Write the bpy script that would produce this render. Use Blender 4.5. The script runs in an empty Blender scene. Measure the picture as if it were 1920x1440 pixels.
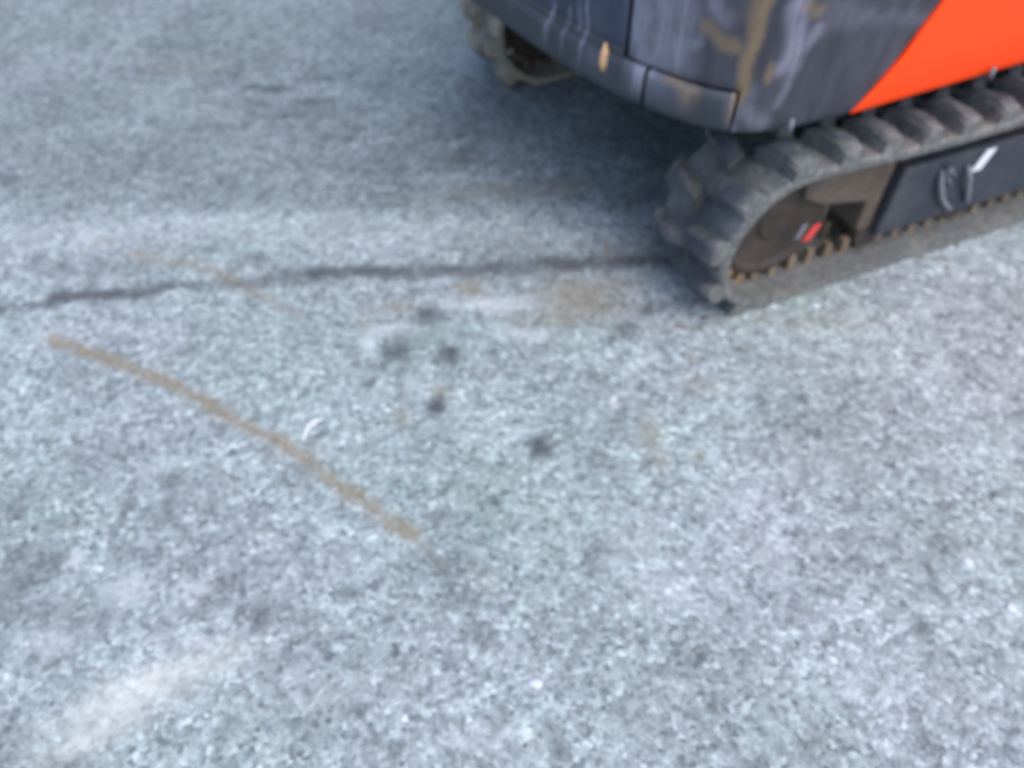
import bpy, math, random
import numpy as np
from mathutils import Vector, Matrix
random.seed(7); rng = np.random.default_rng(7)
SC = bpy.context.scene; COL = SC.collection
PITCH = 50.0; H = 1.4; FPX = 1400.0
# ---------------------------------------------------------------- camera
cd = bpy.data.cameras.new('camera'); cam = bpy.data.objects.new('camera', cd); COL.objects.link(cam)
cam.location = (0, 0, H); cam.rotation_euler = (math.radians(90-PITCH), 0, 0)
cd.sensor_width = 36; cd.lens = FPX/1920*36; cd.clip_end = 2000; cd.clip_start = 0.02
cd.dof.use_dof = True; cd.dof.focus_distance = 0.62; cd.dof.aperture_fstop = 3.5
SC.camera = cam
# ---------------------------------------------------------------- sky, sun, exposure
SUN_EL, SUN_AZ = 60.0, 135.0      # azimuth measured clockwise from +Y: a veiled sun high behind the camera's right shoulder
w = bpy.data.worlds.new('World'); SC.world = w; w.use_nodes = True
nt = w.node_tree; bg = nt.nodes['Background']
sky = nt.nodes.new('ShaderNodeTexSky'); sky.sky_type = 'NISHITA'; sky.sun_disc = False
sky.sun_elevation = math.radians(SUN_EL); sky.sun_rotation = math.radians(SUN_AZ)
sky.air_density = 1.0; sky.dust_density = 3.0; sky.ozone_density = 0.8
nt.links.new(sky.outputs[0], bg.inputs[0]); bg.inputs[1].default_value = 0.15
sl = bpy.data.lights.new('sun', 'SUN'); sl.energy = 0.6; sl.angle = math.radians(80); sl.color = (1, .975, .94)
so = bpy.data.objects.new('sun', sl); COL.objects.link(so)
e_, a_ = math.radians(SUN_EL), math.radians(SUN_AZ)
sd = Vector((math.sin(a_)*math.cos(e_), math.cos(a_)*math.cos(e_), math.sin(e_)))
so.rotation_euler = sd.to_track_quat('Z', 'Y').to_euler(); so.location = sd*10
SC.view_settings.view_transform = 'Standard'; SC.view_settings.look = 'None'
SC.view_settings.exposure = 1.12; SC.view_settings.gamma = 1
SC.cycles.use_denoising = True

# ---------------------------------------------------------------- measuring helpers (photo point -> place)
th = math.radians(PITCH)
def ray(u, v):
    x = (u-960)/FPX; y = (720-v)/FPX
    return Vector((x, math.cos(th)+y*math.sin(th), -math.sin(th)+y*math.cos(th)))
def ground_at(u, v, z=0.0):
    r = ray(u, v); t = (H-z)/-r.z
    return np.array((r.x*t, r.y*t))
CX, CY = ground_at(1385, 590); ANG = math.radians(23.0)
MW = Matrix.Translation((CX, CY, 0)) @ Matrix.Rotation(ANG, 4, 'Z'); MI = MW.inverted()
CAM_L = MI @ Vector((0, 0, H))
def ray_l(u, v): return MI.to_3x3() @ ray(u, v)
def on_side(u, v, ly):
    r = ray_l(u, v); t = (ly-CAM_L.y)/r.y; p = CAM_L+r*t
    return p

# ---------------------------------------------------------------- object helpers
def tag(o, label=None, cat=None, group=None, kind=None):
    if label: o['label'] = label
    if cat: o['category'] = cat
    if group: o['group'] = group
    if kind: o['kind'] = kind
    return o
def mesh_obj(name, verts, faces, mat, parent=None, smooth=False, bevel=0, seg=2):
    me = bpy.data.meshes.new(name); me.from_pydata([tuple(v) for v in verts], [], [tuple(f) for f in faces])
    me.materials.append(mat); me.update()
    o = bpy.data.objects.new(name, me); COL.objects.link(o)
    if parent: o.parent = parent
    if smooth: me.polygons.foreach_set('use_smooth', [True]*len(me.polygons))
    if bevel:
        b = o.modifiers.new('bevel', 'BEVEL'); b.width = bevel; b.segments = seg; b.limit_method = 'ANGLE'; b.harden_normals = False
    return o
class MB:
    def __init__(s): s.v = []; s.f = []
    def add(s, v, f):
        n = len(s.v); s.v += [tuple(p) for p in v]; s.f += [tuple(i+n for i in q) for q in f]
    def box(s, a, b):
        x0, y0, z0 = a; x1, y1, z1 = b
        s.add([(x0,y0,z0),(x1,y0,z0),(x1,y1,z0),(x0,y1,z0),(x0,y0,z1),(x1,y0,z1),(x1,y1,z1),(x0,y1,z1)],
              [(0,3,2,1),(4,5,6,7),(0,1,5,4),(1,2,6,5),(2,3,7,6),(3,0,4,7)])
    def prism(s, poly, y0, y1):          # polygon in x,z pulled along y
        n = len(poly)
        s.add([(x, y0, z) for x, z in poly]+[(x, y1, z) for x, z in poly],
              [tuple(range(n)), tuple(range(2*n-1, n-1, -1))]+[(i, i+n, (i+1) % n+n, (i+1) % n) for i in range(n)])
    def lathe(s, cx, cz, prof, n=48):    # prof: list of (radius, y); axis along y
        m = len(prof); V = []; F = []
        for k in range(n):
            a = 2*math.pi*k/n
            for r, y in prof: V.append((cx+r*math.cos(a), y, cz+r*math.sin(a)))
        for k in range(n):
            for j in range(m-1):
                F.append((k*m+j, k*m+j+1, ((k+1) % n)*m+j+1, ((k+1) % n)*m+j))
        F.append(tuple(k*m for k in range(n))); F.append(tuple(k*m+m-1 for k in reversed(range(n))))
        s.add(V, F)
    def tube(s, pts, r, n=10):
        pts = [Vector(p) for p in pts]; V = []; F = []
        up = Vector((0.13, 0.31, 0.94)).normalized()
        for i, p in enumerate(pts):
            t = (pts[min(i+1, len(pts)-1)]-pts[max(i-1, 0)]).normalized()
            a = t.cross(up).normalized(); b = t.cross(a)
            rr = r[i] if isinstance(r, (list, tuple)) else r
            for k in range(n):
                q = 2*math.pi*k/n; V.append(p+a*rr*math.cos(q)+b*rr*math.sin(q))
        for i in range(len(pts)-1):
            for k in range(n): F.append((i*n+k, i*n+(k+1) % n, (i+1)*n+(k+1) % n, (i+1)*n+k))
        F.append(tuple(reversed(range(n)))); F.append(tuple((len(pts)-1)*n+k for k in range(n)))
        s.add(V, F)
    def build(s, name, mat, parent=None, **k): return mesh_obj(name, s.v, s.f, mat, parent, **k)

# ---------------------------------------------------------------- material helpers
class NM:
    def __init__(s, name, rough=.7):
        s.m = bpy.data.materials.new(name); s.m.use_nodes = True; s.t = s.m.node_tree
        s.b = s.t.nodes['Principled BSDF']; s.b.inputs['Roughness'].default_value = rough
        s.pos = s.n('ShaderNodeTexCoord').outputs['Object']
    def n(s, k, **kw):
        x = s.t.nodes.new(k)
        for a, b in kw.items(): setattr(x, a, b)
        return x
    def put(s, sock, val):
        if isinstance(val, bpy.types.NodeSocket): s.t.links.new(val, sock)
        else: sock.default_value = val
    def noise(s, scale, detail=4, rough=.55, vec=None, dist=0):
        x = s.n('ShaderNodeTexNoise'); x.inputs['Scale'].default_value = scale; x.inputs['Detail'].default_value = detail
        x.inputs['Roughness'].default_value = rough; x.inputs['Distortion'].default_value = dist
        s.put(x.inputs['Vector'], vec or s.pos); return x.outputs['Fac']
    def vor(s, scale, out='Color', feature='F1', vec=None):
        x = s.n('ShaderNodeTexVoronoi', feature=feature); x.inputs['Scale'].default_value = scale
        s.put(x.inputs['Vector'], vec or s.pos); return x.outputs[out]
    def ramp(s, fac, stops, interp='LINEAR'):
        x = s.n('ShaderNodeValToRGB'); r = x.color_ramp; r.interpolation = interp
        while len(r.elements) < len(stops): r.elements.new(.5)
        for e, (p, c) in zip(r.elements, stops):
            e.position = p; e.color = (c, c, c, 1) if isinstance(c, (int, float)) else (*c, 1)
        s.put(x.inputs[0], fac); return x.outputs[0]
    def mix(s, f, a, b, mode='MIX'):
        x = s.n('ShaderNodeMix', data_type='RGBA', blend_type=mode)
        s.put(x.inputs[0], f)
        for k, v in ((6, a), (7, b)): s.put(x.inputs[k], (*v, 1) if isinstance(v, tuple) else v)
        return x.outputs[2]
    def math(s, op, a, b=0.0, clamp=False):
        x = s.n('ShaderNodeMath', operation=op, use_clamp=clamp); s.put(x.inputs[0], a); s.put(x.inputs[1], b); return x.outputs[0]
    def mapv(s, scale, vec=None):
        x = s.n('ShaderNodeMapping'); x.inputs['Scale'].default_value = scale; s.put(x.inputs[0], vec or s.pos); return x.outputs[0]
    def attr(s, name):
        x = s.n('ShaderNodeAttribute', attribute_name=name); sp = s.n('ShaderNodeSeparateColor')
        s.t.links.new(x.outputs['Color'], sp.inputs[0]); return sp.outputs
    def bump(s, h, strength=.5, dist=.002):
        x = s.n('ShaderNodeBump'); x.inputs['Strength'].default_value = strength; x.inputs['Distance'].default_value = dist
        s.put(x.inputs['Height'], h); s.put(s.b.inputs['Normal'], x.outputs[0])
    def out(s, col, rough=None):
        s.put(s.b.inputs['Base Color'], (*col, 1) if isinstance(col, tuple) else col)
        if rough is not None: s.put(s.b.inputs['Roughness'], rough)
        return s.m

# ---- asphalt
A = NM('worn_asphalt', .85)
st = A.attr('stain')
jit = A.n('ShaderNodeVectorMath', operation='ADD')
nz = A.n('ShaderNodeTexNoise'); nz.inputs['Scale'].default_value = 70; A.put(nz.inputs['Vector'], A.pos)
sc_ = A.n('ShaderNodeVectorMath', operation='SCALE'); A.put(sc_.inputs[0], nz.outputs['Color']); sc_.inputs['Scale'].default_value = .006
A.put(jit.inputs[0], A.pos); A.put(jit.inputs[1], sc_.outputs[0]); JV = jit.outputs[0]
cell = A.n('ShaderNodeSeparateColor'); A.put(cell.inputs[0], A.vor(96, vec=JV))
chips = A.ramp(cell.outputs[0], [(0, (.08,.088,.10)), (.16, (.17,.182,.195)), (.42, (.255,.27,.285)), (.7, (.315,.335,.35)), (.92, (.42,.44,.46)), (1, (.58,.60,.62))])
cell2 = A.n('ShaderNodeSeparateColor'); A.put(cell2.inputs[0], A.vor(210, vec=JV))
fine = A.ramp(cell2.outputs[0], [(0, (.13,.14,.155)), (.5, (.26,.275,.29)), (1, (.48,.50,.535))])
base = A.mix(.34, chips, fine)
tint = A.ramp(A.noise(2.1, 3), [(.3, (.91,.98,1.0)), (.5, (.885,.99,.975)), (.7, (.85,.995,.94))])
base = A.mix(1.0, base, tint, 'MULTIPLY')
blot = A.ramp(A.noise(3.4, 6, .62), [(.28, .7), (.5, .98), (.72, 1.17)])
base = A.mix(1.0, base, blot, 'MULTIPLY')
blot2 = A.ramp(A.noise(21, 4, .6), [(.3, .64), (.48, .98), (.7, 1.18)])
base = A.mix(1.0, base, blot2, 'MULTIPLY')
rag = A.ramp(A.noise(55, 5, .7), [(.33, .45), (.55, 1.0)])          # ragged coverage of the stains
mud = A.math('MULTIPLY', st[0], rag, True)
base = A.mix(mud, base, A.ramp(A.noise(120, 3), [(.3, (.14,.12,.09)), (.7, (.25,.215,.155))]))
stb = A.math('MULTIPLY', st[1], A.ramp(A.noise(7, 3), [(.38, .62), (.55, 1.15)]))
dark = A.math('MULTIPLY', stb, A.ramp(A.noise(75, 4, .7), [(.3, .6), (.5, 1.0)]), True)
base = A.mix(dark, base, (.06,.066,.075))
strip = A.n('ShaderNodeAttribute', attribute_name='strip').outputs['Fac']
base = A.mix(strip, base, A.mix(1.0, base, (.70,.715,.715), 'MULTIPLY'))
grn = A.n('ShaderNodeAttribute', attribute_name='tone').outputs['Fac']
base = A.mix(grn, base, A.mix(1.0, base, (.95,1.02,.975), 'MULTIPLY'))
pale = A.math('MULTIPLY', st[2], rag, True)
base = A.mix(pale, base, (.50,.535,.56))
sand = A.n('ShaderNodeAttribute', attribute_name='sand').outputs['Fac']
base = A.mix(A.math('MULTIPLY', sand, A.ramp(A.noise(40, 5, .7), [(.3, .35), (.6, 1)]), True), base, (.47,.49,.465))
A.bump(A.math('ADD', A.math('MULTIPLY', A.vor(96, 'Distance', vec=JV), -1.0), A.math('MULTIPLY', A.noise(260, 3), .6)), .55, .004)
ASPHALT = A.out(base, .82)

# ---- dusty rubber
def rubber(name, base=(.035,.04,.05), dust=(.19,.185,.165), lo=.42, hi=.72, attr=False, brown=1.0):
    R = NM(name, .75)
    f = R.ramp(R.noise(14, 6, .68, dist=.6), [(lo, 0.08), (hi, .95)])
    f2 = R.ramp(R.noise(60, 4, .7), [(.35, .35), (.65, 1)])
    f = R.math('MULTIPLY', f, f2, True)
    if attr: f = R.math('ADD', f, R.math('MULTIPLY', R.attr('dust')[0], f2), True)
    c = R.mix(f, base, R.mix(R.noise(9, 3), dust, (dust[0]*(1+.15*brown), dust[1]*(1-.02*brown), dust[2]*(1-.2*brown))))
    R.bump(R.noise(90, 5, .7), .6, .004)
    return R.out(c, .72)
RUB = rubber('dusty_rubber', base=(.018,.025,.037), dust=(.165,.178,.177), lo=.52, hi=.8, attr=True, brown=.7)
RUB2 = rubber('muddier_dusty_rubber', base=(.04,.04,.04), dust=(.30,.29,.25), lo=.35, hi=.7, attr=True)
TOOTH = rubber('muddy_guide_lugs', base=(.08,.06,.045), dust=(.25,.2,.145), lo=.3, hi=.55)
MUDM = rubber('caked_mud_steel', base=(.025,.020,.018), dust=(.075,.058,.046), lo=.35, hi=.75)
BEIGE = rubber('dried_mud_plate', base=(.05,.042,.036), dust=(.115,.095,.078), lo=.2, hi=.5)
# ---- painted frame
def paint(name, col, dust=.35, rough=.45, dustcol=(.15,.135,.115)):
    P = NM(name, rough)
    f = P.ramp(P.noise(10, 6, .65), [(.45, 0), (.8, dust)])
    fine = P.ramp(P.noise(130, 3), [(.4, 0), (.8, .12)])
    c = P.mix(P.math('ADD', f, fine, True), col, dustcol)
    P.bump(P.noise(40, 4), .12, .002)
    return P.out(c, P.ramp(P.noise(12, 4), [(.3, rough-.08), (.7, rough+.2)]))
FRAME = paint('indigo_frame_paint', (.018,.024,.042), .35)
ORANGE = paint('orange_paint', (.97,.062,.005), .03, .45, (.75,.10,.03)); ORANGE.node_tree.nodes['Principled BSDF'].inputs['Specular IOR Level'].default_value = .25
BLACK = paint('black_steel', (.012,.013,.016), .3, .6)
WHITE = paint('white_label_vinyl', (.75,.76,.82), .1, .4)
RED = paint('red_label_vinyl', (.62,.045,.04), .2, .4)
GREYP = paint('grey_steel', (.15,.15,.19), .5, .4, (.3,.25,.18))
# ---- scuffed plastic body
def scuffed(name, col, wash=(.12,.12,.15), amt=.45):
    P = NM(name, .5)
    a = P.attr('scuff')
    streak = P.ramp(P.noise(16, 6, .7, vec=P.mapv((1, 1, .22))), [(.42, 0), (.72, amt)])
    scr = P.ramp(P.noise(90, 3, .6, vec=P.mapv((1, 1, .06))), [(.52, 0), (.72, .55)])
    rag = P.ramp(P.noise(30, 6, .75, vec=P.mapv((1, 1, .35))), [(.3, .3), (.65, .95)])
    c = P.mix(streak, col, wash)
    c = P.mix(P.math('MULTIPLY', a[0], P.math('ADD', rag, scr, True), True), c, (.20,.205,.265))
    c = P.mix(P.math('MULTIPLY', a[1], P.ramp(rag, [(.2, .75), (.8, 1)]), True), c, (.18,.13,.075))
    c = P.mix(P.math('MULTIPLY', a[2], 1.0), c, (.075,.095,.21))
    P.bump(P.noise(60, 5, .6), .12, .002)
    return P.out(c, P.ramp(P.noise(20, 4), [(.3, .42), (.7, .62)]))
PANEL = scuffed('scuffed_indigo_panel', (.030,.031,.043))
PANEL2 = scuffed('scuffed_blue_panel', (.024,.033,.064), (.11,.125,.17), .25)
LIP = scuffed('scuffed_grey_bumper', (.026,.034,.045), (.06,.067,.078), .4)

# ---------------------------------------------------------------- ground with its stains (in metres, on the ground)
def axis(lo, hi, step, far):
    core = np.arange(lo, hi+step/2, step)
    out = [step]
    while sum(out) < far: out.append(out[-1]*1.35)
    c = np.cumsum(out)
    return np.concatenate([lo-c[::-1], core, hi+c])
gx = axis(-2.6, 2.9, .0115, 600); gy = axis(0, 4.2, .0115, 600)
X, Y = np.meshgrid(gx, gy); nx, ny = len(gx), len(gy)
def vnoise(X, Y, s, seed):
    r = np.random.default_rng(seed); T = r.random((256, 256))
    x = X/s+1000; y = Y/s+1000; i = np.floor(x).astype(int); j = np.floor(y).astype(int)
    fx = x-i; fy = y-j; fx = fx*fx*(3-2*fx); fy = fy*fy*(3-2*fy)
    g = lambda a, b: T[a % 256, b % 256]
    return (g(i, j)*(1-fx)+g(i+1, j)*fx)*(1-fy)+(g(i, j+1)*(1-fx)+g(i+1, j+1)*fx)*fy
near = np.exp(-((X/4)**4)-(((Y-2)/4)**4))
Z = ((vnoise(X, Y, .7, 1)-.5)*.010+(vnoise(X, Y, .22, 2)-.5)*.005+(vnoise(X, Y, .06, 3)-.5)*.003+(vnoise(X, Y, .023, 4)-.5)*.003)*near
WX = X+(vnoise(X, Y, .09, 5)-.5)*.012+(vnoise(X, Y, .025, 6)-.5)*.014+(vnoise(X, Y, .012, 16)-.5)*.012
WY = Y+(vnoise(X, Y, .09, 7)-.5)*.012+(vnoise(X, Y, .025, 8)-.5)*.014+(vnoise(X, Y, .012, 18)-.5)*.012
stain = np.zeros((ny, nx, 3))
def line(ch, pts, wid, s, soft=.5):
    P = [ground_at(*p) for p in pts]; best = np.full(X.shape, 1e9)
    for k in range(len(P)-1):
        a, b = P[k], P[k+1]; d = b-a; t = np.clip(((WX-a[0])*d[0]+(WY-a[1])*d[1])/(d@d), 0, 1)
        best = np.minimum(best, np.hypot(WX-a[0]-t*d[0], WY-a[1]-t*d[1]))
    m = s*np.clip(1.5-best/wid, 0, 1)**1.2
    stain[..., ch] = np.maximum(stain[..., ch], m)
def blob(ch, u, v, ru, rv, s, rot=0):
    c = ground_at(u, v); e = ground_at(u+ru, v); f = ground_at(u, v-rv)
    rx = abs(e[0]-c[0]); ry = abs(f[1]-c[1]); q = math.radians(rot)
    dx = WX-c[0]; dy = WY-c[1]; x = dx*math.cos(q)+dy*math.sin(q); y = -dx*math.sin(q)+dy*math.cos(q)
    r = np.sqrt((x/rx)**2+(y/ry)**2)
    stain[..., ch] = np.maximum(stain[..., ch], s*np.clip(1.35-r*.85, 0, 1)**1.3)
M_, D_, P_ = 0, 1, 2
line(M_, [(95,632),(200,672),(300,712),(400,762),(480,808),(560,856),(600,880)], .0155, 1)
line(M_, [(560,862),(600,885)], .02, .5)
line(M_, [(612,893),(680,940),(750,985),(775,1003)], .017, 1.0)
line(M_, [(775,1003),(810,1040),(825,1060)], .010, .45)
line(D_, [(800,1040),(850,1100),(885,1150),(905,1215)], .016, .5)
line(D_, [(-40,582),(0,578),(60,574),(100,570)], .017, .7)
line(M_, [(165,448),(215,452)], .014, .4)
line(M_, [(255,478),(350,495),(400,508),(435,522),(485,548)], .019, .6)
line(M_, [(485,548),(530,580),(560,590)], .014, .35)
line(D_, [(30,575),(60,572)], .011, .35)
line(D_, [(85,568),(110,556),(180,551),(250,548),(320,537)], .026, .85)
line(D_, [(320,537),(400,530),(500,526)], .022, .5)
line(D_, [(500,526),(540,522),(600,514)], .030, .9)
line(D_, [(600,514),(660,511),(700,510),(850,509),(1000,500),(1130,492),(1290,484)], .029, .8)
line(D_, [(60,500),(200,515),(330,500)], .035, .22)
for a in [(1090,560,85,42,.75),(1060,590,50,20,.6),(985,600,45,16,.4),(885,542,28,18,.75),(755,578,50,12,.6),(682,605,14,16,.5),
          (950,362,130,12,.45),(1060,350,50,16,.55),(860,372,40,10,.3),(350,130,80,14,.28),(1222,815,22,38,.55),(1240,860,16,24,.4),
          (755,785,16,20,.5),(1310,720,40,20,.35),(1312,856,12,12,.6),(825,735,26,16,.45),(470,440,40,10,.2),(1225,995,10,8,.4),
          (1200,470,80,30,.35),(1160,530,60,16,.4),(130,990,12,8,.3),(1550,600,110,16,.25),(905,1085,30,40,.2),(560,850,50,18,.3)]:
    blob(M_, *a)
for a in [(843,664,26,19,1),(816,762,19,17,1),(745,652,32,22,.85),(803,592,30,18,.75),(1017,838,27,22,1),(1172,622,24,17,.8),(1215,585,16,12,.6),(1100,700,10,8,.4),(900,760,12,9,.4),(1430,740,14,10,.35),(1240,655,12,18,.45),
          (1388,655,30,10,.35),(1497,632,14,14,.4),(1330,700,14,12,.3),(480,1156,34,28,.9),(1010,1195,20,16,.5),(728,1170,9,20,.6),(607,1205,24,22,.35),
          (885,1150,18,46,.4),(1625,1366,12,14,.75),(1528,1408,16,34,.7),(1738,1385,14,20,.75),(1440,1396,9,16,.6),(1266,1234,9,12,.6),
          (1140,1030,22,22,.3),(950,1120,30,30,.25),(90,1160,90,40,.35),(25,960,30,60,.4),(1240,905,10,18,.4),(210,1130,60,30,.3),
          (515,168,30,7,.8),(600,150,40,6,.7),(580,190,34,7,.65),(545,215,30,6,.5),(470,165,26,6,.5),(840,300,24,9,.6),(880,285,26,8,.6),(665,240,36,6,.5),(700,205,30,5,.4),(430,235,80,10,.3),(640,255,50,10,.3),(870,300,45,20,.45),(820,225,40,12,.3),
          (480,195,40,10,.35),(700,160,30,8,.3),(60,345,120,20,.25),(300,310,90,14,.25),(400,90,120,14,.15),(900,240,150,30,.25),
          (390,465,12,10,.5),(480,485,50,18,.35),(1720,1010,120,40,.2),(1820,700,60,20,.22),(1600,710,30,14,.3),(880,1000,60,60,.22),
          (200,560,60,14,.3),(560,885,30,14,.4),(470,1320,60,40,.2),(60,1060,70,50,.5),(20,1100,50,60,.5),(300,960,50,26,.4),(250,1040,40,20,.4),(420,1010,40,18,.35),(380,1150,26,18,.4),(560,1020,30,14,.35),(820,980,24,26,.4),(780,940,24,18,.35),(660,1110,20,18,.4),(1120,860,24,16,.3),(160,1180,80,40,.4),(340,1060,60,30,.3),(430,1100,60,30,.3),(640,1060,60,30,.3),(300,1180,30,20,.4),(540,1240,50,24,.35),(170,860,90,30,.25),(330,905,90,24,.25),(40,1400,50,40,.4),(1050,480,200,12,.25)]:
    blob(D_, *a)
for a in [(925,572,85,10,.75),(720,622,50,12,.6),(690,640,20,20,.5),(985,628,60,14,.4),(930,560,70,8,.5),(240,1110,40,26,.5),(370,1115,22,16,.5),(100,1200,50,24,.4),
          (290,1200,22,18,.4),(365,1205,20,14,.6),(1190,1000,60,60,.2),(1240,1090,60,50,.22),(1005,1280,12,12,.9),(1440,1030,60,30,.12),
          (1400,930,60,40,.15),(1520,870,90,40,.15),(1820,1050,12,16,.7),(1895,1140,14,16,.7),(600,1290,200,40,.15),(1700,1300,200,60,.1),
          (1150,752,10,12,.8),(700,440,260,26,.2),(420,422,260,22,.16),(180,440,200,26,.18),(1000,440,160,16,.15),(150,620,160,20,.12),(930,1390,80,30,.3),(140,1050,20,14,.6)]:
    blob(P_, *a)

verts = np.stack([X, Y, Z], -1).reshape(-1, 3)
idx = np.arange(nx*ny).reshape(ny, nx)
faces = np.stack([idx[:-1, :-1], idx[:-1, 1:], idx[1:, 1:], idx[1:, :-1]], -1).reshape(-1, 4)
me = bpy.data.meshes.new('ground'); me.vertices.add(len(verts)); me.vertices.foreach_set('co', verts.ravel())
me.loops.add(faces.size); me.loops.foreach_set('vertex_index', faces.ravel().astype(np.int32))
me.polygons.add(len(faces)); me.polygons.foreach_set('loop_start', np.arange(0, faces.size, 4, dtype=np.int32))
me.polygons.foreach_set('loop_total', np.full(len(faces), 4, dtype=np.int32)); me.update(calc_edges=True)
me.polygons.foreach_set('use_smooth', [True]*len(faces)); me.materials.append(ASPHALT)
at_ = me.color_attributes.new('stain', 'FLOAT_COLOR', 'POINT')
at_.data.foreach_set('color', np.concatenate([stain, np.ones((ny, nx, 1))], -1).astype(np.float32).ravel())
_a = ground_at(0, 402); _b = ground_at(1200, 385); _d = (_b-_a)/np.hypot(*(_b-_a))
dist_ = -(WX-_a[0])*_d[1]+(WY-_a[1])*_d[0]
sv = np.clip(dist_/.10+.5, 0, 1)
af = me.attributes.new('strip', 'FLOAT', 'POINT'); af.data.foreach_set('value', sv.astype(np.float32).ravel())
stain_p = stain[..., 2].copy(); stain[..., 2] = 0
for a in [(950,880,300,160,1,0),(820,640,250,60,.7,0),(1150,800,150,90,.5,0)]: blob(2, *a)
af = me.attributes.new('tone', 'FLOAT', 'POINT'); af.data.foreach_set('value', stain[..., 2].astype(np.float32).ravel())
stain[..., 2] = 0
blob(2, 260, 1300, 150, 45, .85, 25); blob(2, 190, 1370, 120, 40, .6, 25); blob(2, 400, 1240, 90, 30, .5, 20)
af = me.attributes.new('sand', 'FLOAT', 'POINT'); af.data.foreach_set('value', stain[..., 2].astype(np.float32).ravel())
g = bpy.data.objects.new('ground', me); COL.objects.link(g)
tag(g, 'worn grey asphalt with a dark seam, tan mud lines and oil spots', kind='structure')
def gz(x, y):
    i = np.clip(np.searchsorted(gx, x), 0, nx-1); j = np.clip(np.searchsorted(gy, y), 0, ny-1); return float(Z[j, i])

# loose grit
G = NM('grit_stone', .8)
oi = G.n('ShaderNodeAttribute', attribute_name='tone')
GRIT = G.out(G.mix(1.0, oi.outputs['Color'], G.ramp(G.noise(200, 2), [(.3, .8), (.7, 1.15)]), 'MULTIPLY'))
V = []; F = []; T = []
octa = np.array([(1,0,0),(0,1,0),(-1,0,0),(0,-1,0),(0,0,1),(0,0,-1)], float)
of = [(0,1,4),(1,2,4),(2,3,4),(3,0,4),(1,0,5),(2,1,5),(3,2,5),(0,3,5)]
for k in range(5200):
    x = rng.uniform(-2.3, 2.6); y = rng.uniform(.1, 3.7)
    s = .0014+.0030*rng.random()**3
    p = octa*(s*rng.uniform(.7, 1.4, 3))*[1, 1, .7]+rng.normal(0, s*.18, (6, 3)); q = rng.random()*6.28
    R2 = np.array([[math.cos(q), -math.sin(q), 0], [math.sin(q), math.cos(q), 0], [0, 0, 1]])
    p = p@R2.T+[x, y, gz(x, y)+s*.35]; n = len(V); V += p.tolist(); F += [tuple(i+n for i in f) for f in of]
    c = rng.choice([.09, .2, .3, .42, .6], p=[.25, .22, .22, .21, .10])*rng.uniform(.85, 1.15); T += [(c*.97, c, c*1.04, 1)]*6
for k in range(900):
    ly = rng.choice([-.02, .27, 1.3, 1.6])+rng.normal(0, .035); lx = rng.uniform(-.12, 1.9)
    if k % 4 == 0: lx = rng.normal(-.12, .08); ly = rng.uniform(-.1, .45)
    w3 = MW @ Vector((lx, ly, 0)); x, y = w3.x, w3.y; s = .002+.006*rng.random()**3
    p = octa*(s*rng.uniform(.7, 1.4, 3))*[1, 1, .7]+rng.normal(0, s*.18, (6, 3))+[x, y, gz(x, y)+s*.35]; n = len(V); V += p.tolist(); F += [tuple(i+n for i in f) for f in of]
    c = rng.uniform(.08, .26); T += [(c*1.12, c, c*.85, 1)]*6
gr = mesh_obj('loose_grit', V, F, GRIT)
ta = gr.data.color_attributes.new('tone', 'FLOAT_COLOR', 'POINT'); ta.data.foreach_set('color', np.array(T, dtype=np.float32).ravel())
tag(gr, 'fine loose grit scattered over the asphalt', 'grit', kind='stuff')

# ---------------------------------------------------------------- the excavator
root = bpy.data.objects.new('mini_excavator', None); COL.objects.link(root); root.matrix_world = MW
tag(root, 'muddy mini excavator with dark scuffed counterweight, orange side cover and rubber tracks', 'excavator')

# --- track: loop path in x,z (rounded ends, flat run on the ground)
TW = .262; L = 1.95; R1 = .196; CXL = .105; CZ = .205
def loop_pts(off=0.0):
    P = []
    r = R1+off
    for k in range(181):                                  # rear end, top to bottom
        a = math.radians(90+k); P.append((CXL+r*math.cos(a), CZ+r*math.sin(a)))
    for k in range(1, 400): P.append((CXL+(L-2*CXL)*k/400, CZ-r))
    for k in range(181):
        a = math.radians(-90+k); P.append((L-CXL+r*math.cos(a), CZ+r*math.sin(a)))
    for k in range(1, 400):
        q = k/400; P.append((L-CXL-(L-2*CXL)*q, CZ+r-.012*math.sin(2*math.pi*q)**2))
    return P
base_loop = [Vector((x, 0, z)) for x, z in loop_pts()]
seglen = [0]
for i in range(len(base_loop)): seglen.append(seglen[-1]+(base_loop[(i+1) % len(base_loop)]-base_loop[i]).length)
TOT = seglen[-1]
SL = np.array(seglen); BX = np.array([p.x for p in base_loop]+[base_loop[0].x]); BZ = np.array([p.z for p in base_loop]+[base_loop[0].z])
def fr(s):
    s = s % TOT; p = Vector((np.interp(s, SL, BX), 0, np.interp(s, SL, BZ)))
    a = (s+.004) % TOT; b = (s-.004) % TOT
    t = Vector((np.interp(a, SL, BX)-np.interp(b, SL, BX), 0, np.interp(a, SL, BZ)-np.interp(b, SL, BZ))).normalized()
    nrm = Vector((t.z, 0, -t.x))                          # outward
    return p, t, nrm
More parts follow.
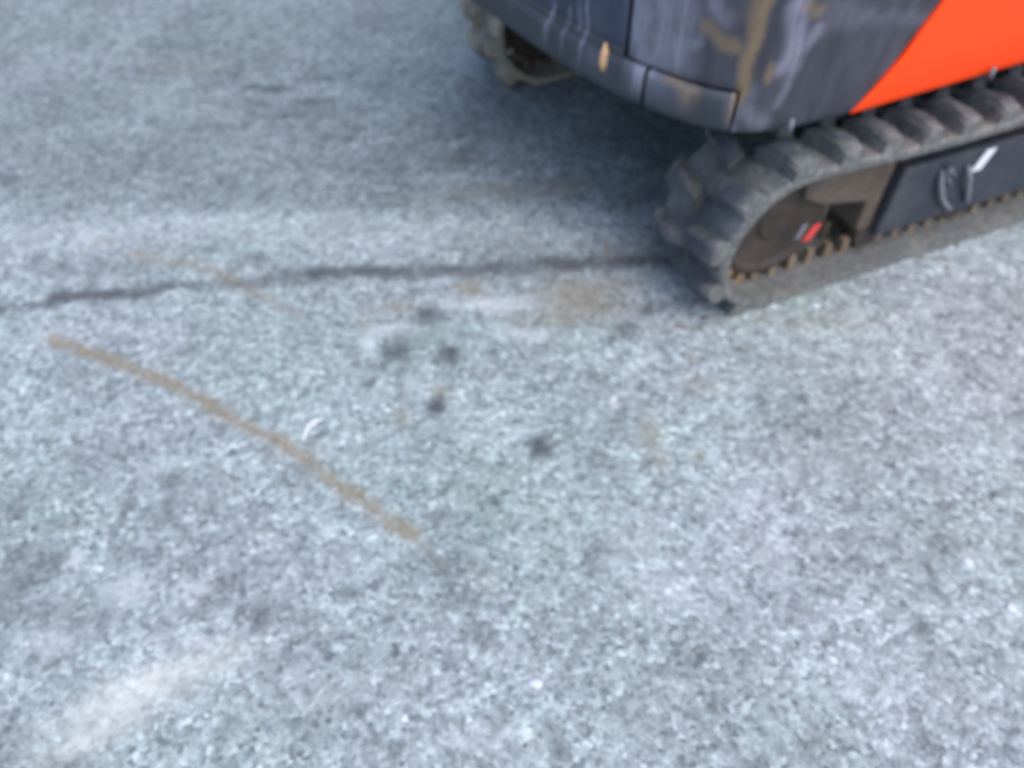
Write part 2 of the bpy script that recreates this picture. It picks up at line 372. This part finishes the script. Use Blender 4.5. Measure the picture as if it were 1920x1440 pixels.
def make_track(y0, sgn):      # y0 outer face, sgn +1: goes inward along +y
    out_p = loop_pts
    sec = [(.0, -.012), (-.002, .006), (.006, .014), (TW*.5, .014), (TW-.006, .014), (TW+.002, .006), (TW, -.012), (TW*.62, -.014), (TW*.38, -.014)]
    sec = [(a, b) for a, b in sec]
    n = 320; m = len(sec); V = []; F = []
    for k in range(n):
        p, t, nr = fr(TOT*k/n); wob = .0015*math.sin(k*1.7)
        for a, b in sec: V.append(p+nr*(b+wob)+Vector((0, y0+sgn*a, 0)))
    for k in range(n):
        for j in range(m): F.append((k*m+j, k*m+(j+1) % m, ((k+1) % n)*m+(j+1) % m, ((k+1) % n)*m+j))
    dust = [.8 if sec[i % m][0] < .007 or sec[i % m][0] > TW-.007 else (.75 if sec[i % m][1] < 0 else .0) for i in range(len(V))]
    NL = round(TOT/.122); pit = TOT/NL
    # tread lugs: each half of the belt carries its own row, staggered by half a pitch, raked like a chevron
    for side in (0, 1):
        for k in range(NL):
            s0 = pit*(k+.5*side)+.035
            for (a0, a1, wd, rake) in ([(0.000, .126, .060, .022)] if side == 0 else [(TW, TW-.120, .060, .022)]):
                cols = 5; ring = []
                for c in range(cols):
                    q = c/(cols-1); a = a0+(a1-a0)*q; sc0 = s0+rake*q; hw = wd*(.5-.07*q)*(1+.05*random.uniform(-1, 1))
                    h = (.048, .060, .062, .058, .046)[c]
                    row = []
                    for (ds, hh) in ((-hw, .010), (-hw*.84, h*.8), (-hw*.6, h), (hw*.6, h), (hw*.84, h*.8), (hw, .010)):
                        p, t, nr = fr(sc0+ds); row.append(p+nr*(hh+random.uniform(-.004, .003))+t*random.uniform(-.003, .003)+Vector((0, y0+sgn*a+random.uniform(-.002, .002), 0)))
                    ring.append(row)
                b0 = len(V); tone = random.choice((0, .05, .25))
                for ri, row in enumerate(ring):
                    for pi, p in enumerate(row):
                        V.append(p); dust.append(.85 if ri == 0 else (.55 if pi in (0, 5) else (.3 if pi in (1, 4) else tone)))
                w6 = 6
                for c in range(cols-1):
                    for j in range(w6-1): F.append((b0+c*w6+j, b0+c*w6+j+1, b0+(c+1)*w6+j+1, b0+(c+1)*w6+j))
                F.append(tuple(b0+j for j in reversed(range(w6)))); F.append(tuple(b0+(cols-1)*w6+j for j in range(w6)))
    # inner guide lugs, muddier than the rest of the belt
    NG = NL*2; pg = TOT/NG; nf0 = len(F)
    for k in range(NG):
        for (a0, a1) in ((.078, .104), (.158, .184)):
            p0, t, nr = fr(pg*k); hw = .012; hh = .050*random.uniform(.9, 1.08); n0 = len(V)
            for d2, sc2 in ((0, 1), (-1, .8)):
                for ds, a in ((-hw, a0), (hw, a0), (hw, a1), (-hw, a1)):
                    am = (a0+a1)/2; V.append(p0+t*ds*sc2+nr*(-.004 if d2 == 0 else -.012-hh)+Vector((0, y0+sgn*(am+(a-am)*sc2), 0))); dust.append(.3)
            F += [tuple(i+n0 for i in q) for q in [(0,3,2,1),(4,5,6,7),(0,1,5,4),(1,2,6,5),(2,3,7,6),(3,0,4,7)]]
    tr = mesh_obj('rubber_track', V, F, RUB if sgn > 0 else RUB2, root); tr.data.materials.append(TOOTH)
    for p_ in tr.data.polygons[nf0:]: p_.material_index = 1
    at = tr.data.color_attributes.new('dust', 'FLOAT_COLOR', 'POINT')
    at.data.foreach_set('color', np.array([(d, d, d, 1) for d in dust], dtype=np.float32).ravel())
    bm_fix(tr)
    return tr
def bm_fix(o):
    import bmesh
    b = bmesh.new(); b.from_mesh(o.data); bmesh.ops.recalc_face_normals(b, faces=b.faces); b.to_mesh(o.data); b.free()
def make_running_gear(y0, sgn, near):
    Yv = lambda a: y0+sgn*a
    lo = lambda a, b: (min(Yv(a), Yv(b)), max(Yv(a), Yv(b)))
    # frame: an indigo plate with a raked rear edge, folded top
    f = MB(); ya, yb = lo(.045, .215)
    top = .335; bot = .125
    poly = [(.452, .30), (1.55, .30), (1.64, .22), (1.60, .09), (.450, .083)]
    f.prism(poly, ya, yb)
    fo = f.build('track_frame', FRAME, root, bevel=.006); bm_fix(fo)
    # mud-covered top rail running back into the arch
    r = MB(); y1, y2 = lo(.07, .19)
    r.prism([(.16, .325), (.445, .335), (.446, .10), (.398, .10), (.392, .200), (.24, .232), (.17, .268)], y1, y2)
    r.prism([(.447, .303), (1.5, .303), (1.5, .345), (.447, .345)], y1, y2)
    ro = r.build('frame_fork', BEIGE, root, bevel=.008); bm_fix(ro)
    # idler
    w_ = MB(); w_.lathe(CXL+.012, CZ-.002, [(.02, Yv(.088)), (.045, Yv(.086)), (.055, Yv(.095)), (.125, Yv(.085)), (.140, Yv(.075)), (.160, Yv(.08)), (.160, Yv(.182)), (.14, Yv(.188)), (.04, Yv(.19))])
    wo = w_.build('idler_wheel', MUDM, root, smooth=False, bevel=.003); bm_fix(wo)
    w2 = MB()
    rr = []
    for k in range(36):
        a = 2*math.pi*k/36; rad = .150 if k % 2 else .128; rr.append((L-CXL+rad*math.cos(a), CZ+rad*math.sin(a)))
    w2.prism(rr, *lo(.105, .155)); so_ = w2.build('drive_sprocket', MUDM, root, bevel=.003); bm_fix(so_)
    for k in range(4):
        b = MB(); b.lathe(.46+k*.32, .082, [(.02, Yv(.07)), (.05, Yv(.072)), (.052, Yv(.1)), (.035, Yv(.105)), (.035, Yv(.16)), (.052, Yv(.165)), (.05, Yv(.19)), (.02, Yv(.19))], 28)
        bo = b.build('track_roller', MUDM, root); bm_fix(bo)
    return fo
near_fr = None
for (y0, sgn, nr_) in ((0.0, 1, True), (1.582, -1, False)):
    n_before = set(COL.objects)
    make_track(y0, sgn)
    fo = make_running_gear(y0, sgn, nr_)
    if not nr_:
        for o_ in set(COL.objects)-n_before: o_.location = (-.055, -.02, 0)
    if nr_: near_fr = fo
# belly and slew ring
b = MB(); b.prism([(.42,.2),(1.5,.2),(1.5,.34),(1.25,.40),(.65,.40),(.42,.34)], .22, 1.362); bo = b.build('undercarriage', BLACK, root, bevel=.01); bm_fix(bo)
b = MB(); b.lathe(0, 0, [(.33, .395), (.33, .47), (.30, .498)], 56)
vv = [(x+.93, -z+.79, y) for (x, y, z) in b.v]; bo = mesh_obj('slew_ring', vv, b.f, BLACK, root); bm_fix(bo)

# labels and tie loops on the near frame
def plate(name, cx, cz, w_, h_, lean, mat, par, y=.0425, t=.003):
    m = MB(); m.prism([(cx-w_/2-lean, cz-h_/2), (cx+w_/2-lean, cz-h_/2), (cx+w_/2+lean, cz+h_/2), (cx-w_/2+lean, cz+h_/2)], y-t, y+.001)
    o = m.build(name, mat, par, bevel=.001); bm_fix(o); return o
p = on_side(1845, 300, .04); plate('label_sticker', p.x, p.z, .034, .062, .010, WHITE, near_fr)
def hook(pts, mat=GREYP, r=.0075, name='tie_loop'):
    m = MB(); P = []
    for u, v, y in pts: P.append(on_side(u, v, y))
    Q = []
    for i in range(len(P)-1):
        for k in range(4): Q.append(P[i].lerp(P[i+1], k/4))
    Q.append(P[-1]); Q2 = [Q[0]]+[(Q[i-1]+Q[i]*2+Q[i+1])/4 for i in range(1, len(Q)-1)]+[Q[-1]]
    m.tube(Q2, r); o = m.build(name, mat, near_fr, smooth=True); bm_fix(o); return o
hook([(1768,318,.044),(1764,345,.03),(1766,375,.03),(1780,392,.044)])
hook([(1783,345,.044),(1776,335,.028),(1782,312,.028),(1790,330,.044)], r=.004)
hook([(1815,310,.044),(1818,330,.028),(1815,360,.028),(1812,378,.044)])
p = on_side(1521, 436, .045); plate('red_label', p.x, p.z, .026, .046, .010, RED, near_fr, y=.045)
p = on_side(1503, 436, .045); plate('label_backing', p.x+.0, p.z, .016, .042, .007, GREYP, near_fr, y=.049)

# --- house: plan outline, walked from the far side round the tail to the near side
plan = [(1.7,1.60),(.9,1.572),(.35,1.55),(.0,1.53),(-.17,1.475),(-.29,1.35),(-.36,1.18),(-.383,1.03),(-.376,.93),(-.349,.78),(-.321,.61),(-.279,.44),(-.225,.29),(-.16,.17),(-.10,.105),(-.03,.072),(.06,.06),(.207,.057),(.45,.067),(.747,.08),(1.2,.092),(1.7,.105)]
def catmull(P, n=14):
    out = []; P = [np.array(p, float) for p in P]; Q = [2*P[0]-P[1]]+P+[2*P[-1]-P[-2]]
    for i in range(1, len(Q)-2):
        for k in range(n):
            t = k/n; out.append(.5*((2*Q[i])+(-Q[i-1]+Q[i+1])*t+(2*Q[i-1]-5*Q[i]+4*Q[i+1]-Q[i+2])*t*t+(-Q[i-1]+3*Q[i]-3*Q[i+1]+Q[i+2])*t**3))
    out.append(P[-1]); return np.array(out)
CV = catmull(plan); dS = np.hypot(*np.diff(CV, axis=0).T); CS = np.concatenate([[0], np.cumsum(dS)])
def cv(s):
    x = np.interp(s, CS, CV[:, 0]); y = np.interp(s, CS, CV[:, 1]); a = s+.012; b2 = s-.012
    tx = np.interp(a, CS, CV[:, 0])-np.interp(b2, CS, CV[:, 0]); ty = np.interp(a, CS, CV[:, 1])-np.interp(b2, CS, CV[:, 1]); l = math.hypot(tx, ty)
    return x, y, ty/l, -tx/l              # normal, outward
_t = cv(CS[-1]*.5)
SG = 1 if (_t[2] < 0) else -1             # at the tail the outward normal looks to -x
def hit_body(u, v, off=0.0):              # photo point -> (s, z) on the upright wall
    r = ray_l(u, v); best = None
    for i in range(len(CV)-1):
        p = CV[i]; q = CV[i+1]; d = q-p; den = r.x*d[1]-r.y*d[0]
        if abs(den) < 1e-9: continue
        wx = p[0]-CAM_L.x; wy = p[1]-CAM_L.y
        t = (wx*d[1]-wy*d[0])/den; k = (wx*r.y-wy*r.x)/den
        if t > 0 and 0 <= k <= 1 and (best is None or t < best[0]): best = (t, CS[i]+k*dS[i])
    if best is None: return (CS[-1], .6)
    return best[1], CAM_L.z+best[0]*r.z
S_SEAM = hit_body(1165, 120)[0]; S_LIPEND = hit_body(1366, 240)[0]
print('seam', hit_body(1165, 125), hit_body(1176, 0), 'lipend', hit_body(1366, 240), hit_body(1366,215))
print('orange', [hit_body(*p) for p in ((1600, 215), (1640, 170), (1690, 110), (1725, 60), (1770, 0), (1920, 120))])
SCUFF = []
def sc(ch, pts, wid, s):
    SCUFF.append((ch, [hit_body(*p) for p in pts], wid, s))
def scuff_at(s, z):
    c = [0, 0, 0]
    js = s+.003*math.sin(z*60)+.0015*math.sin(z*210+s*90); jz = z+.004*math.sin(s*110)
    for ch, P, wid, st_ in SCUFF:
        best = 9
        for k in range(max(1, len(P)-1)):
            a = P[k]; b2 = P[min(k+1, len(P)-1)]; dx = b2[0]-a[0]; dz = b2[1]-a[1]; l = dx*dx+dz*dz
            t = 0 if l == 0 else min(1, max(0, ((js-a[0])*dx+(jz-a[1])*dz)/l))
            best = min(best, math.hypot(js-a[0]-t*dx, jz-a[1]-t*dz))
        c[ch] = max(c[ch], st_*max(0, min(1, 1.5-best/wid)))
    return c
W_, T_, B_ = 0, 1, 2
sc(W_, [(1200,0),(1205,130)], .04, 1); sc(W_, [(1260,20),(1250,100)], .06, .9); sc(W_, [(1300,80),(1230,95)], .02, .95)
sc(W_, [(1185,60),(1185,150)], .012, .6); sc(W_, [(1500,10),(1490,120)], .022, 1); sc(W_, [(1530,60),(1470,130)], .018, .9)
sc(W_, [(1340,10),(1360,30)], .02, .6); sc(W_, [(1490,130),(1460,200)], .010, .6); sc(W_, [(1560,20),(1600,30)], .03, .3)
sc(W_, [(1380,200),(1430,235)], .02, .5); sc(W_, [(1370,215),(1372,250)], .008, .8); sc(W_, [(1400,180),(1370,215)], .02, .4)
sc(W_, [(1620,30),(1740,35)], .015, .3); sc(W_, [(1180,140),(1290,170)], .012, .5)
sc(T_, [(1440,0),(1410,90),(1385,190)], .013, .95); sc(T_, [(1425,0),(1400,120)], .014, .6); sc(T_, [(1320,50),(1380,95)], .014, .75)
sc(T_, [(1250,145),(1300,175)], .010, .7); sc(T_, [(1520,10),(1540,20)], .012, .6); sc(T_, [(1450,125),(1440,150)], .008, .8); sc(T_, [(1270,160),(1310,180)], .008, .5)
sc(W_, [(1030,10),(1025,55)], .006, .8); sc(W_, [(1095,0),(1090,90)], .005, .8); sc(W_, [(1060,20),(1055,70)], .005, .7); sc(W_, [(1080,10),(1078,60)], .005, .6)
sc(W_, [(1100,100),(1140,115)], .008, .3); sc(T_, [(1134,78),(1136,125)], .006, .0)
def shell(name, s0, s1, prof, mat, ds=.006, zmin_fn=None, cap=True):
    """a strip of the wall with real thickness; prof: list of (z, outward offset)"""
    n = max(2, int((s1-s0)/ds)); V = []; F = []; C_ = []
    full = list(prof)+[(z, o-.02) for z, o in reversed(prof)]; m = len(full)
    for k in range(n+1):
        s = s0+(s1-s0)*k/n; x, y, nx_, ny_ = cv(s); nx_ *= SG; ny_ *= SG
        edge = .0 if 0 < k < n else -.004
        for j, (z, o) in enumerate(full):
            zz = z if zmin_fn is None else zmin_fn(s, z); oo = o+(edge if j < len(prof) else 0)
            V.append((x+nx_*oo, y+ny_*oo, zz)); C_.append((*scuff_at(s, zz), 1))
    for k in range(n):
        for j in range(m): F.append((k*m+j, k*m+(j+1) % m, (k+1)*m+(j+1) % m, (k+1)*m+j))
    F.append(tuple(reversed(range(m)))); F.append(tuple(n*m+j for j in range(m)))
    o = mesh_obj(name, V, F, mat, root, smooth=False); bm_fix(o)
    o.data.polygons.foreach_set('use_smooth', [len(p.vertices) == 4 for p in o.data.polygons])
    es = o.modifiers.new('edge_split', 'EDGE_SPLIT'); es.split_angle = math.radians(40)
    at = o.data.color_attributes.new('scuff', 'FLOAT_COLOR', 'POINT'); at.data.foreach_set('color', np.array(C_, dtype=np.float32).ravel())
    return o
if SG*_t[2] > 0: SG = -SG
LT = .588                                                  # top of the bumper lip
lip_prof = [(.498, -.012), (.503, -.002), (.512, .002), (LT-.02, .003), (LT-.008, .001), (LT, -.008)]
S_NOTCH = hit_body(1204, 180)[0]
shell('bumper_lip', .3, S_NOTCH-.006, lip_prof, LIP); shell('bumper_lip', S_NOTCH+.005, S_LIPEND, lip_prof, LIP)
ledge = [(LT-.01, -.010), (LT+.004, -.006), (LT+.016, -.010), (LT+.020, -.018)]
zs = list(np.arange(LT+.02, 1.25, .012))
up_prof = [(z, -.016+.010*math.sin(min(1,(z-LT)/.4)*1.6)) for z in zs]+[(1.27, -.016), (1.29, -.026), (1.30, -.045)]
shell('rear_ledge', .3, S_SEAM-.006, ledge, LIP)
shell('rear_panel', .3, S_SEAM-.009, up_prof, PANEL2)
# side panel: from the seam round the corner; past the lip it runs down to the bottom edge
corner = [hit_body(*p) for p in ((1600, 215), (1640, 170), (1690, 110), (1725, 60), (1770, 0))]
S_OR0 = corner[0][0]; OS = [c[0] for c in corner]; OZ = [c[1] for c in corner]
OS += [OS[-1]+.12]; OZ += [OZ[-1]+.34]
def edge_s(z): return float(np.interp(z, OZ, OS))
def panel_between(name, f0, f1, cut, zhi, mat, off):
    """a wall panel between the upright edges s=f0(z) and s=f1(z); cut=(s, z): nothing below z left of s"""
    sm = cut[0] if cut else None; n0 = 50 if cut else 0; ns = 150; r0 = 8
    zc = cut[1] if cut else .60
    rows = list(np.linspace(.497, zc, r0+1))+list(np.linspace(zc, zhi, 60))[1:]; W = ns+1; R = len(rows); N = W*R
    V = []; C_ = []; F = []; keep = set()
    for layer in (0, 1):
        for j, z in enumerate(rows):
            a0 = f0(z); a1 = f1(z)
            for k in range(W):
                if cut: s = a0+(sm-a0)*k/n0 if k <= n0 else sm+(a1-sm)*(k-n0)/(ns-n0)
                else: s = a0+(a1-a0)*k/ns
                x, y, a, b_ = cv(s); a *= SG; b_ *= SG
                edge = j in (0, R-1) or k in (0, ns) or (cut and k <= n0 and j == r0) or (cut and k == n0 and j <= r0)
                o = off(s, z)-(.022 if layer else 0)-(.005 if edge and not layer else 0)
                V.append((x+a*o, y+b_*o, z)); C_.append((*scuff_at(s, z), 1))
    cnt = {}
    for j in range(R-1):
        for k in range(ns):
            if cut and j < r0 and k < n0: continue
            a = j*W+k; q = (a, a+1, a+W+1, a+W); F.append(q); F.append(tuple(N+i for i in reversed(q)))
            for i in range(4):
                e = (q[i], q[(i+1) % 4]); cnt[e] = 1
    for e in list(cnt):
        if (e[1], e[0]) not in cnt: F.append((e[0], N+e[0], N+e[1], e[1]))
    o = mesh_obj(name, V, F, mat, root); bm_fix(o); o.data.polygons.foreach_set('use_smooth', [True]*len(o.data.polygons))
    es = o.modifiers.new('edge_split', 'EDGE_SPLIT'); es.split_angle = math.radians(50)
    at = o.data.color_attributes.new('scuff', 'FLOAT_COLOR', 'POINT'); at.data.foreach_set('color', np.array(C_, dtype=np.float32).ravel())
    return o
TOPZ = 1.30
def off_side(s, z): return -.008+.010*math.sin(min(1, (z-.5)/.5)*1.6)-.03*max(0, (z-1.2)/.1)**2
mid = (S_SEAM, S_LIPEND)
panel_between('side_panel', lambda z: S_SEAM+.009, lambda z: edge_s(z)-.002, (S_LIPEND+.006, LT+.006), TOPZ, PANEL, off_side)
oc = panel_between('side_cover', lambda z: edge_s(z)+.002, lambda z: CS[-1]-.02, None, TOPZ, ORANGE, lambda s, z: .006+.012*math.sin(min(1, (z-.49)/.12)*1.57)-.012-.03*max(0, (z-1.2)/.1)**2)
# inner core, floor and hood close the house
def slab(name, off, z0, z1, mat, x_max=1.66, dome=0):
    n = 160; V = []; F = []
    ss = np.linspace(.02, CS[-1]-.02, n)
    for z, oo in ((z0, off), (z1, off)):
        for s in ss:
            x, y, a, b_ = cv(s); V.append((x+a*SG*oo, y+b_*SG*oo, z))
    for k in range(n-1): F.append((k, k+1, n+k+1, n+k))
    F.append((n-1, 0, n, 2*n-1)); F.append(tuple(range(n))); F.append(tuple(range(n, 2*n)))
    if dome:
        F.pop(); cx_, cy_ = .55, .82; prev = list(range(n, 2*n))
        for q, dz in ((.9, .02), (.7, .05), (.4, .07)):
            b0 = len(V); tone = random.choice((0, .05, .25))
            for i in range(n): v = V[n+i]; V.append((cx_+(v[0]-cx_)*q, cy_+(v[1]-cy_)*q, z1+dz))
            cur = list(range(b0, b0+n))
            for k in range(n): F.append((prev[k], prev[(k+1) % n], cur[(k+1) % n], cur[k]))
            prev = cur
        F.append(tuple(prev))
    o = mesh_obj(name, V, F, mat, root, smooth=False); bm_fix(o); return o
slab('house_core', -.045, .505, 1.30, BLACK)
slab('engine_hood', -.042, 1.301, 1.33, ORANGE, dome=1)
# unseen cab and boom beyond the frame, added for the shade they cast
cab = MB()
for (x, y) in ((.55,.95),(1.6,.95),(.55,1.5),(1.6,1.5)): cab.box((x-.03,y-.03,1.30),(x+.03,y+.03,2.3))
for (x, y) in ((1.6,.95),(1.6,1.5)): cab.box((x-.031,y-.031,.5),(x+.031,y+.031,1.32))
cab.box((.52,.92,1.28),(1.63,1.53,1.312)); cab.build('cab_post_frame', BLACK, root, bevel=.006)
cab = MB(); cab.box((.48,.88,2.3),(1.68,1.57,2.37)); cab.build('cab_roof', ORANGE, root, bevel=.02)
GLS = NM('cab_glass', .05); GLS.b.inputs['Transmission Weight'].default_value = .9; GL = GLS.out((.5,.55,.55))
for a, b_ in (((.52,.985,1.32),(.526,1.465,2.3)), ((.585,.935,1.32),(1.565,.941,2.3)), ((.585,1.50,1.32),(1.565,1.506,2.3)), ((1.61,.985,.6),(1.616,1.465,2.3))):
    c_ = MB(); c_.box(a, b_); c_.build('cab_window', GL, root)
sb = MB(); sb.prism([(1.66,.62),(1.95,.62),(1.95,.9),(1.66,.9)], .62, .86); bm_fix(sb.build('boom_bracket', BLACK, root, bevel=.01))
sb = MB(); sb.prism([(1.85,.7),(2.0,.66),(2.5,1.7),(3.2,2.25),(3.15,2.4),(2.3,1.95)], .68, .80); bm_fix(sb.build('boom', ORANGE, root, bevel=.012))
sb = MB(); sb.prism([(3.12,2.45),(3.32,2.4),(3.3,1.1),(3.2,1.1)], .69, .79); bm_fix(sb.build('dipper_arm', ORANGE, root, bevel=.012))
sb = MB(); sb.prism([(3.2,1.1),(3.32,1.12),(3.55,.85),(3.5,.55),(3.3,.42),(3.05,.5),(3.28,.55),(3.4,.7),(3.38,.85)], .5, .98); bm_fix(sb.build('bucket', BLACK, root, bevel=.008))
# little things on the house
def body_pt(u, v, off=.0):
    s, z = hit_body(u, v); x, y, a, b_ = cv(s); return Vector((x+a*SG*off, y+b_*SG*off, z)), Vector((a*SG, b_*SG, 0)), s
def decal(name, pts, mat, off, thick=.002):
    P = []
    for u, v in pts:
        q, nn, s = body_pt(u, v, off); P.append((q, nn))
    V = [q for q, nn in P]+[q-nn*thick for q, nn in P]; n = len(P)
    o = mesh_obj(name, V, [tuple(range(n)), tuple(range(2*n-1, n-1, -1))]+[(i, i+n, (i+1) % n+n, (i+1) % n) for i in range(n)], mat, root); bm_fix(o); return o
decal('label_patch', [(974,8),(1000,22),(1000,42),(980,28)], GREYP, -.004)
REFL = paint('amber_reflector', (.55,.33,.17), .1, .4)
m = MB(); q, nn, s = body_pt(1133, 108, .0); m.tube([q+Vector((0,0,-.03)), q+Vector((0,0,-.012)), q+Vector((0,0,.012)), q+Vector((0,0,.034))], [.006, .012, .010, .003]); m.build('latch', REFL, root, smooth=True)
for (u, v, l) in ((1477, 230, .03), (1852, 133, .03)):
    m = MB(); q, nn, s = body_pt(u, v, .012); m.tube([q+Vector((0,0,-l/2)), q+Vector((0,0,0)), q+Vector((0,0,l/2))], [.004, .007, .004]); m.build('bolt', GREYP, root, smooth=True)

# ---------------------------------------------------------------- loose bits on the ground
def lump(name, u, v, rx, ry, rz, mat, label, cat, rot=0, group=None):
    c = ground_at(u, v); V = []; F = []; nu, nv = 12, 7
    for j in range(nv+1):
        for i in range(nu):
            a = 2*math.pi*i/nu; b_ = -math.pi/2+math.pi*j/nv; k = 1+random.uniform(-.16, .16)
            V.append((rx*k*math.cos(a)*math.cos(b_), ry*k*math.sin(a)*math.cos(b_), rz*k*math.sin(b_)))
    for j in range(nv):
        for i in range(nu): F.append((j*nu+i, j*nu+(i+1) % nu, (j+1)*nu+(i+1) % nu, (j+1)*nu+i))
    o = mesh_obj(name, V, F, mat); o.location = (c[0], c[1], gz(*c)+rz*.5); o.rotation_euler.z = math.radians(rot)
    tag(o, label, cat, group); return o
CHIP = paint('pale_stone', (.52,.56,.62), .1, .7)
o = MB()
c = ground_at(580, 805)
pts = [ground_at(*p) for p in ((568,828),(573,812),(580,799),(592,791),(606,786))]
o.tube([(p[0]-c[0], p[1]-c[1], 0.001) for i, p in enumerate(pts)], [.002, .005, .006, .006, .002])
tw = o.build('plastic_scrap', CHIP, smooth=True); tw.location = (c[0], c[1], gz(*c)); tag(tw, 'small curved white scrap lying beside the long tan mud line', 'scrap')
lump('stone_chip', 1530, 574, .006, .013, .006, CHIP, 'small white stone chip just in front of the near rubber track', 'stone chip', 80, 'white stone chips')
lump('stone_chip', 1149, 750, .009, .006, .004, CHIP, 'small white stone chip on open asphalt right of the three dark spots', 'stone chip', 50, 'white stone chips')

lump('stone_chip', 1004, 1282, .009, .012, .006, CHIP, 'white stone chip nearest the camera, low in the middle of the asphalt', 'stone chip', 80, 'white stone chips')
lump('stone_chip', 1812, 1056, .007, .011, .005, CHIP, 'pale stone chip on bare asphalt toward the right edge, the upper of two', 'stone chip', 70, 'white stone chips')
lump('stone_chip', 1895, 1140, .010, .009, .005, CHIP, 'pale stone chip on bare asphalt at the right edge, the lower of two', 'stone chip', 20, 'white stone chips')
